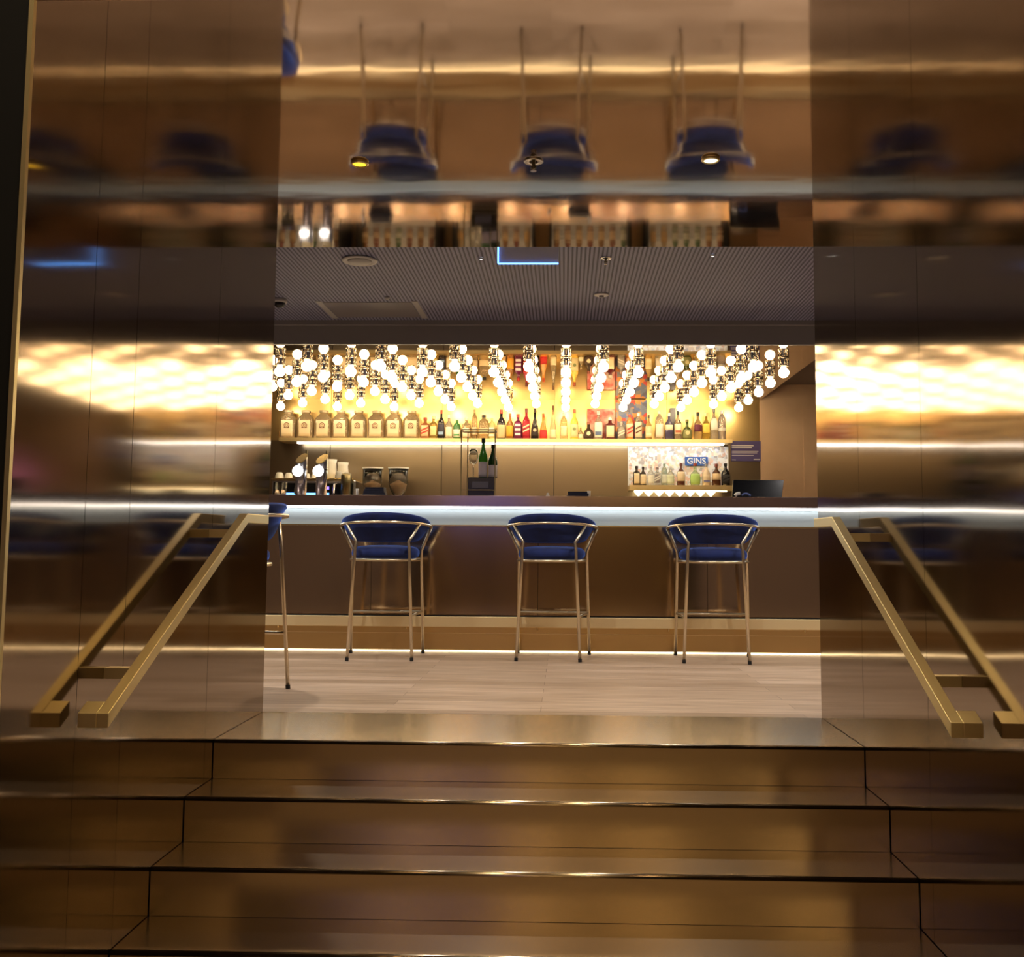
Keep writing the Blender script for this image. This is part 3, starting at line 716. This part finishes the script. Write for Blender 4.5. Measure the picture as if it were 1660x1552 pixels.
# ---------------------------------------------------------------- back counter with fridges, seen in the mirrored portal ceiling
bc = thing('back_counter', 'steel back counter running under the shelves against the rear wall', 'counter', (0, 9.6, 0))
o = bx('worktop', M['steel'], -3.4, 2.05, 9.38, YB-.001, .88, .92, bc); o.location = (0, -9.6, 0)
cnt = 0
M['fridge_light'] = mat('fridge_interior', (.5, .42, .32), 0, .5, emit=(1, .75, .45), es=.22)
fpos = ['', 'first from the left', 'second from the left', 'third from the left', 'fourth from the left', 'last on the right']
for i, x in enumerate((-2.5, -1.55, -.6, .35, 1.3)):
    t = thing('bottle_fridge', 'black back-bar fridge with lit bottle shelves, %s' % fpos[i+1], 'fridge', (x, 9.42, 0), 0, 'fridges under the back counter')
    bx('cabinet', M['black'], -.40, .40, .40, .50, .02, .87, t)
    bx('lining', M['fridge_light'], -.38, .38, .38, .40, .10, .80, t)
    for s in (-1, 1): bx('side_panel', M['black'], s*.39-.012, s*.39+.012, 0, .38, .02, .87, t)
    bx('plinth', M['black'], -.378, .378, 0, .38, .02, .10, t); bx('top_panel', M['black'], -.378, .378, 0, .38, .80, .87, t)
    bx('shelf', M['steel'], -.375, .375, .05, .37, .44, .45, t)
    for z0 in (.101, .4505):
        for k in range(7):
            col, lc = random.choice([((.30, .12, .03), (.8, .6, .35)), ((.05, .15, .04), (.8, .8, .7)), ((.6, .45, .25), (.8, .5, .2)), ((.5, .5, .5), (.75, .75, .7)), ((.25, .05, .03), (.8, .6, .4))])
            if cnt == 0 or True:
                xx, yy = x-.33+.11*k, 9.42+.12
                cn = {.30: 'brown', .05: 'green', .6: 'tan', .5: 'grey', .25: 'dark red'}[col[0]]
                fl = 'small %s bottle, %s on the %s shelf of the %s fridge' % (cn, ORD[k+1], 'bottom' if z0 < .2 else 'upper', ORD[i+1])
                tt = thing('bottle', fl, 'bottle', (xx, yy, z0), 0, 'small bottles in the back-bar fridges')
                b = B_(); lathe(b, [(0, 0), (.030, 0), (.031, .13), (.013, .18), (.012, .235), (0, .235)], 10); obj('body', b, cm('glass', col), tt, smooth=True)
                b = B_(); lathe(b, [(.0315, .03), (.0325, .03), (.0325, .11), (.0315, .11)], 12); obj('label', b, cm('label', lc), tt)
                cnt += 1

# ---------------------------------------------------------------- coffee machine, grinders, taps, till ...
def P3(px, py, y): return at(px, py, y)
# coffee machine
a, q = P3(444, 762, 9.45), P3(578, 803, 9.45)
cmx = .5*(a.x+q.x); wd = (q.x-a.x)/2; zt = a.z
cf = thing('coffee_machine', 'chrome espresso machine with blue glow and cups on top, left of the grinders', 'coffee machine', (cmx, 9.6, .92))
bx('body', M['steel'], -wd, wd, -.20, .22, .12, zt-.92-.10, cf, .01)
bx('front_panel', M['black_gloss'], -wd+.02, wd-.02, -.225, -.201, .26, zt-.92-.13, cf, .003)
bx('cup_rail', M['brass'], -wd-.005, wd-.03, -.215, .22, zt-.92-.098, zt-.92-.082, cf, .004)
bx('drip_tray', M['steel'], -wd, wd, -.28, .1, .04, .10, cf, .005)
for s in (-1, 1): bx('foot', M['black_rubber'], s*wd*.8-.03, s*wd*.8+.03, -.2, .2, 0, .04, cf)
zz = zt-.92
bx('light_strip', M['blue_glow'], -wd+.07, wd-.25, -.230, -.2255, zz-.245, zz-.225, cf)
bx('display', mat('violet_display', (.2, .1, 1), 0, .5, emit=(.16, .10, 1), es=5), wd*.12, wd*.38, -.230, -.2255, zz-.19, zz-.165, cf)
for fx in (-.78, -.35, .55):
    b = B_(); tube(b, smooth_path([(fx*wd, -.22, zz-.14), (fx*wd, -.30, zz-.16), (fx*wd, -.33, zz-.24)], 5), .012, 8); obj('group_head', b, M['steel'], cf, smooth=True)
b = B_(); lathe(b, [(0, 0), (.05, 0), (.05, .20), (.042, .22), (0, .22)], 20, wd-.08, -.25, zz-.26); obj('side_cylinder', b, M['dark_brass'], cf, smooth=True)
# cups on top
def cup(x, y, z, r, h, lab, m):
    t = thing('cup', lab, 'cup', (x, y, z), 0, 'cups stacked on the espresso machine')
    b = B_(); lathe(b, [(r, 0), (r*.98, h*.3), (r*.8, h*.75), (r*.55, h), (0, h), ], 18); obj('bowl', b, m, t, smooth=True)
    b = B_(); tube(b, smooth_path([(0, r*.85, h*.7), (0, r*1.35, h*.62), (0, r*1.3, h*.3), (0, r*.95, h*.2)], 4), .004, 6); obj('handle', b, m, t, smooth=True)
zc = .92+zz-.081
cups = [(453, 'upturned cream cup at the left end of the espresso machine', .042, .06, M['white']), (468, 'white cup beside the first tap on the espresso machine', .040, .055, M['white']),
        (498, 'white cup just right of the first tap', .032, .05, M['white']), (509, 'small white cup left of the second tap', .028, .05, M['white']),
        (549, 'grey upturned cup right of the white jugs', .035, .07, M['grey_plastic']), (562, 'second grey cup at the right end of the espresso machine', .036, .06, M['grey_plastic'])]
for px, lab, r, h, m_ in cups:
    yc = 9.45 if px > 545 else 9.5; p = P3(px, 770, yc); cup(p.x, yc, zc, r, h, lab, m_)
for px, lab, h in ((536, 'tall white milk jug behind the second tap', .20), (555, 'white milk jug with spout on the espresso machine', .17)):
    p = P3(px, 770, 9.62); t = thing('jug', lab, 'jug', (p.x, 9.64, zc), 0, 'white jugs on the espresso machine')
    b = B_(); lathe(b, [(0, 0), (.045, 0), (.055, h*.4), (.048, h*.8), (.055, h), (.048, h), (.04, h*.8), (0, .02)], 20); obj('body', b, M['white'], t, smooth=True)
    b = B_(); tube(b, smooth_path([(0, .045, h*.8), (0, .09, h*.75), (0, .085, h*.35), (0, .05, h*.3)], 4), .006, 6); obj('handle', b, M['white'], t, smooth=True)
# grinders
for px, lab in ((603.5, 'coffee grinder with clear hopper above the black cloths, left one'), (645.5, 'coffee grinder with clear round-bottomed hopper, right one')):
    p = P3(px, 803, 9.6); zt_ = P3(px, 759, 9.6).z
    t = thing('coffee_grinder', lab, 'coffee grinder', (p.x, 9.6, .92), 0, 'coffee grinders on the back counter')
    bx('body', M['black_gloss'], -.08, .08, -.1, .1, 0, .26, t, .01)
    z1 = zt_-.92
    b = B_(); lathe(b, [(.03, .26), (.035, .285), (.075, .35), (.096, .42), (.097, z1-.01), (.092, z1-.01), (.091, .42), (.07, .355), (.03, .30)], 28); obj('hopper', b, M['glass'], t, smooth=True)
    b = B_(); lathe(b, [(0, z1-.009), (.102, z1-.009), (.103, z1+.004), (0, z1+.006)], 28); obj('lid', b, M['white'], t)
    b = B_(); lathe(b, [(0, .305), (.02, .305), (.066, .362), (.085, .415), (.05, .43), (0, .445)], 20); obj('beans', b, M['cork'], t, smooth=True)
    b = B_(); lathe(b, [(0, .2605), (.05, .2605), (.04, .29), (0, .29)], 16); obj('collar', b, M['steel'], t, smooth=True)
# beer taps on the bar
for px, pyt, lab in ((487.5, 736, 'chrome beer tap column with slanted gold top, left one'), (520.5, 737, 'chrome beer tap column with slanted gold top, right one')):
    p = P3(px, 803, 7.1); z1 = P3(px, pyt, 7.1).z-ZT
    t = thing('beer_tap', lab, 'beer tap', (p.x, 7.1, ZT), 0, 'beer taps on the bar')
    r = .040
    # slanted cut column
    b = B_(); seg = 28; A = []; Bt = []
    for i in range(seg):
        an = 2*PI*i/seg; x_, y_ = r*math.cos(an), r*math.sin(an)
        A.append(b.verts.new((x_, y_, 0))); Bt.append(b.verts.new((x_, y_, z1-.038+.85*y_+.35*x_)))
    for i in range(seg): b.faces.new((A[i], A[(i+1) % seg], Bt[(i+1) % seg], Bt[i]))
    b.faces.new(A[::-1]); b.faces.new(Bt); obj('column', b, M['steel'], t, smooth=True).data.polygons[-1].use_smooth = False
    b = B_(); A = []; Bt = []
    for i in range(seg):
        an = 2*PI*i/seg; x_, y_ = (r*1.04)*math.cos(an), (r*1.04)*math.sin(an); zt_ = z1-.036+.85*y_+.35*x_
        A.append(b.verts.new((x_, y_, zt_))); Bt.append(b.verts.new((x_, y_, zt_+.005)))
    for i in range(seg): b.faces.new((A[i], A[(i+1) % seg], Bt[(i+1) % seg], Bt[i]))
    b.faces.new(A[::-1]); b.faces.new(Bt); obj('slanted_top', b, M['brass'], t)
    b = B_(); tube(b, [(.02, .046, z1-.06), (.022, .05, z1+.03)], .008, 8); obj('tap_handle', b, M['dark_brass'], t)
    p2 = P3(px-3.5, 764.5, 7.1); zl = p2.z-ZT
    b = B_(); lathe(b, [(0, 0), (.037, 0), (.040, .004), (.037, .012), (0, .014)], 28); bmesh.ops.rotate(b, verts=b.verts, cent=(0, 0, 0), matrix=Matrix.Rotation(PI/2, 3, 'X'))
    bmesh.ops.translate(b, verts=b.verts, vec=(-.014, -r-.002, zl)); obj('badge', b, M['tap_lens'], t, smooth=True)
    b = B_(); lathe(b, [(r*1.0, 0), (r*1.06, 0), (r*1.06, .006), (r*1.0, .006)], 28, 0, 0, z1-.115); obj('collar', b, M['black_gloss'], t)
# brass display frame with box, wine bottles and glass
a, q = P3(747, 803, 7.02), P3(803, 697, 7.02)
fx0, fx1, fz = a.x, q.x, q.z
fd = thing('display_stand', 'thin brass wire frame standing on the bar around the wine bottles', 'display stand', (fx0, 7.02, ZT))
w, h = fx1-fx0, fz-ZT
for (xx, yy) in ((0, 0), (w, 0), (0.03, .16), (w-.01, .16)):
    bx('post', M['dark_brass'], xx-.004, xx+.004, yy-.004, yy+.004, 0, h, fd)
for z0 in (h, .0,):
    for yy in (0, .16): bx('rail', M['dark_brass'], .004, w-.004, yy-.004, yy+.004, z0-.004 if z0 else .0, z0+.004 if z0 else .006, fd)
    for xx in (0, w): bx('rail', M['dark_brass'], xx-.004, xx+.004, .004, .156, z0-.004 if z0 else .0, z0+.004 if z0 else .006, fd)
bx('rail', M['dark_brass'], .004, w-.004, -.004, .004, .04, .048, fd)
a, q = P3(760, 775, 7.10), P3(804, 803, 7.10)
dbx = tag(bx('box', M['black_gloss'], a.x, q.x-.01, 7.045, 7.16, ZT+.0065, a.z, bevel=.002), 'black box on the bar carrying the green wine bottles', 'box')
bx('plate', M['smoke'], a.x+.03, q.x-.05, 7.040, 7.0445, a.z-.075, a.z-.03, dbx)
p = P3(782.5, 775, 7.10); q = P3(782.5, 710, 7.10)
bottle(p.x, 7.125, a.z, q.z-p.z, .034, (.05, .32, .02), 'green wine bottle with white label beside the wine glass', (.72, .66, .72), (.012, .03, .012), False, 'wine', (.02, .40))
p2 = P3(796, 775, 7.12); q = P3(796, 720, 7.12)
bottle(p2.x+.012, 7.125, a.z, q.z-p2.z, .034, (.008, .05, .008), 'darker green wine bottle at the right of the frame', (.72, .66, .70), (.01, .02, .01), False, 'wine', (.02, .38))
p = P3(767, 775, 7.08); zt_ = P3(768, 729, 7.09).z-a.z
wg = thing('wine_glass', 'clear wine glass on the black box left of the green bottle', 'glass', (p.x, 7.08, a.z))
b = B_(); lathe(b, [(.004, zt_*.45), (.022, zt_*.50), (.036, zt_*.66), (.035, zt_*.8), (.027, zt_), (.0255, zt_), (.033, zt_*.8), (.034, zt_*.66), (.02, zt_*.515), (0, zt_*.49)], 24); obj('bowl', b, M['glass'], wg, smooth=True)
b = B_(); lathe(b, [(0, 0), (.030, 0), (.030, .002), (.004, .006), (.0035, zt_*.45), (0, zt_*.45)], 20); obj('stem', b, M['glass'], wg, smooth=True)
# till screen
a, q = P3(1187, 778, 7.1), P3(1272, 803, 7.1)
tl = thing('till_screen', 'black till screen lying tilted on the bar at the right', 'till', (a.x, 7.1, ZT))
w, h = q.x-a.x, a.z-ZT
b = B_(); vs = []
for (xx, zz_) in ((-.006, .002), (w-.025, .002), (w, h), (.010, h)):
    vs.append((xx, zz_))
A = [b.verts.new((x_, -.02+.25*z_, z_)) for x_, z_ in vs]; Bq = [b.verts.new((x_, .0+.25*z_, z_)) for x_, z_ in vs]
b.faces.new(A); b.faces.new(Bq[::-1])
for i in range(4): b.faces.new((A[i], Bq[i], Bq[(i+1) % 4], A[(i+1) % 4]))
obj('panel', b, M['black_gloss'], tl, bevel=.002)
bx('base', M['black_gloss'], .05, w-.08, .03, .10, 0, .03, tl)
bsc = thing('barcode_reader', 'small black and white scanner lying before the till screen', 'scanner', (a.x+.04, 7.02, ZT))
b = B_(); tube(b, smooth_path([(-.035, 0, .014), (-.02, 0, .026), (0, 0, .030)], 4), .012, 8); obj('head', b, M['white'], bsc, smooth=True)
b = B_(); tube(b, smooth_path([(.015, 0, .014), (.025, 0, .026), (.05, 0, .028), (.075, 0, .013)], 4), .006, 8); obj('cable', b, mat('blue_cable', (.12, .18, .5), 0, .4), bsc, smooth=True)
# trays and cloths
def pile(px0, px1, y, n, th, lab, cat, m):
    a, q = P3(px0, 803, y), P3(px1, 803, y)
    t = thing('folded_cloth' if cat == 'cloth' else 'tray', lab, cat, (.5*(a.x+q.x), y, ZT)); w = (q.x-a.x)/2
    for k in range(n):
        dx = random.uniform(-.008, .008); bx('layer', m, -w+dx+.004*k, w+dx-.004*k, -.05, .05, k*th+.0002, (k+1)*th, t, .002)
M['navy_cloth'] = mat('navy_cloth', (.012, .016, .04), 0, .6)
pile(590, 627, 7.15, 5, .013, 'pile of dark navy cloths on the bar in front of the left grinder', 'cloth', M['navy_cloth'])
pile(920, 955, 7.1, 3, .013, 'low stack of black trays on the bar right of the middle', 'tray', M['navy_cloth'])
p = P3(954, 800, 7.1); t = thing('candle_holder', 'tiny white cup standing behind the black trays', 'holder', (p.x+.005, 7.19, ZT))
b = B_(); lathe(b, [(0, 0), (.012, 0), (.014, .05), (.011, .05), (.009, .006), (0, .006)], 14); obj('cup', b, M['white'], t, smooth=True); b = B_(); lathe(b, [(0, .0065), (.008, .0065), (.008, .04), (0, .042)], 10); obj('candle', b, M['white'], t)
p = P3(888, 800, 7.1); t = thing('salt_shaker', 'tiny pale shaker standing alone on the bar in the middle', 'shaker', (p.x, 7.1, ZT))
b = B_(); lathe(b, [(0, 0), (.016, 0), (.013, .012), (.008, .017), (0, .017)], 12); obj('body', b, M['white'], t, smooth=True); b = B_(); lathe(b, [(0, .0171), (.009, .0171), (.011, .024), (.006, .030), (0, .031)], 12); obj('cap', b, M['white'], t, smooth=True)
# glasses beside the taps
for px, lab in ((449, 'clear tumbler at the left end of the bar by the portal'), (459, 'clear tumbler left of the first beer tap'), (579, 'small white bottle-like glass right of the espresso machine')):
    p = P3(px, 803, 7.15); t = thing('tumbler', lab, 'glass', (p.x, 7.15, ZT), 0, 'glasses on the bar')
    r, h = (.026, .10) if px < 500 else (.011, .055)
    b = B_(); lathe(b, [(0, 0), (r*.85, 0), (r, h), (r*.92, h), (r*.78, .008), (0, .008)], 18); obj('glass_wall', b, M['glass'] if px < 500 else M['white'], t, smooth=True)

# ---------------------------------------------------------------- ceiling fittings of the bar room
def puck(name, x, y, prof, m, lab, cat, m2=None, prof2=None):
    t = thing(name, lab, cat, (x, y, ZR))
    b = B_(); lathe(b, prof, 28); obj('body', b, m, t, smooth=True)
    if m2: b = B_(); lathe(b, prof2, 20); obj('centre', b, m2, t, smooth=True)
M['pale_grey'] = mat('pale_grey_metal', (.5, .5, .5), 0, .4)
puck('air_vent', -1.073, 5.511, [(0, 0), (.09, 0), (.102, -.004), (.098, -.012), (.082, -.014), (.076, -.008), (0, -.008)], M['pale_grey'], 'round white air vent in the ribbed ceiling above the left stool', 'vent', M['grey_plastic'], [(0, -.0085), (.070, -.0085), (.062, -.018), (0, -.020)])
puck('security_camera', -1.80, 6.429, [(0, 0), (.048, 0), (.050, -.02), (.046, -.026), (0, -.026)], M['pale_grey'], 'small dome camera on the ribbed ceiling at far left', 'camera', M['black_gloss'], [(0, -.0265), (.040, -.0265), (.034, -.046), (.018, -.056), (0, -.058)])
puck('motion_sensor', -1.066, 6.363, [(0, 0), (.016, 0), (.016, -.012), (.010, -.02), (0, -.022)], M['pale_grey'], 'tiny round sensor beside the ceiling hatch', 'sensor')
puck('smoke_detector', .341, 6.30, [(0, 0), (.046, 0), (.048, -.008), (.036, -.012), (0, -.012)], mat('white_plastic', (.8, .8, .78), 0, .4), 'round white detector with dark centre on the ribbed ceiling', 'detector', M['smoke'], [(0, -.0125), (.018, -.0125), (.014, -.020), (0, -.021)])
sprinkler(.334, 5.48, ZR, .034, 'sprinkler head hanging from the ribbed ceiling right of the blue sign')
downlight(-.373, 5.477, ZR, .014, 'pin-sized spotlight in the ribbed ceiling left of the blue sign', M['led_white'], M['grey_plastic'])
downlight(.928, 5.423, ZR, .014, 'pin-sized spotlight in the ribbed ceiling at the right', M['led_white'], M['grey_plastic'])
hb = thing('ceiling_hatch', 'square access hatch outlined in the ribbed ceiling at left', 'hatch', (-1.23, 6.73, ZR))
bx('panel', mat('hatch_grey', (.20, .19, .21), 0, .6), -.30, .30, -.22, .22, -.003, -.001, hb)
for s in (-1, 1): bx('frame', M['grey_plastic'], s*.325-.02, s*.325+.02, -.25, .25, -.004, -.001, hb)
# sign with glowing blue edge
hs = thing('hanging_sign', 'hanging grey sign panel with glowing blue left and lower edges', 'sign', (-.082, 4.87, ZR))
bx('panel', mat('clear_acrylic', (.75, .74, .78), 0, .02, alpha=.35), -.148, .152, -.004, .004, -.206, -.04, hs)
bx('glowing_edge', M['blue_glow'], -.152, .152, -.005, .005, -.212, -.2065, hs); bx('glowing_edge', M['blue_glow'], -.155, -.1485, -.005, .005, -.206, -.04, hs)
bx('bracket', M['grey_plastic'], -.1, .1, -.01, .01, -.039, -.0, hs)
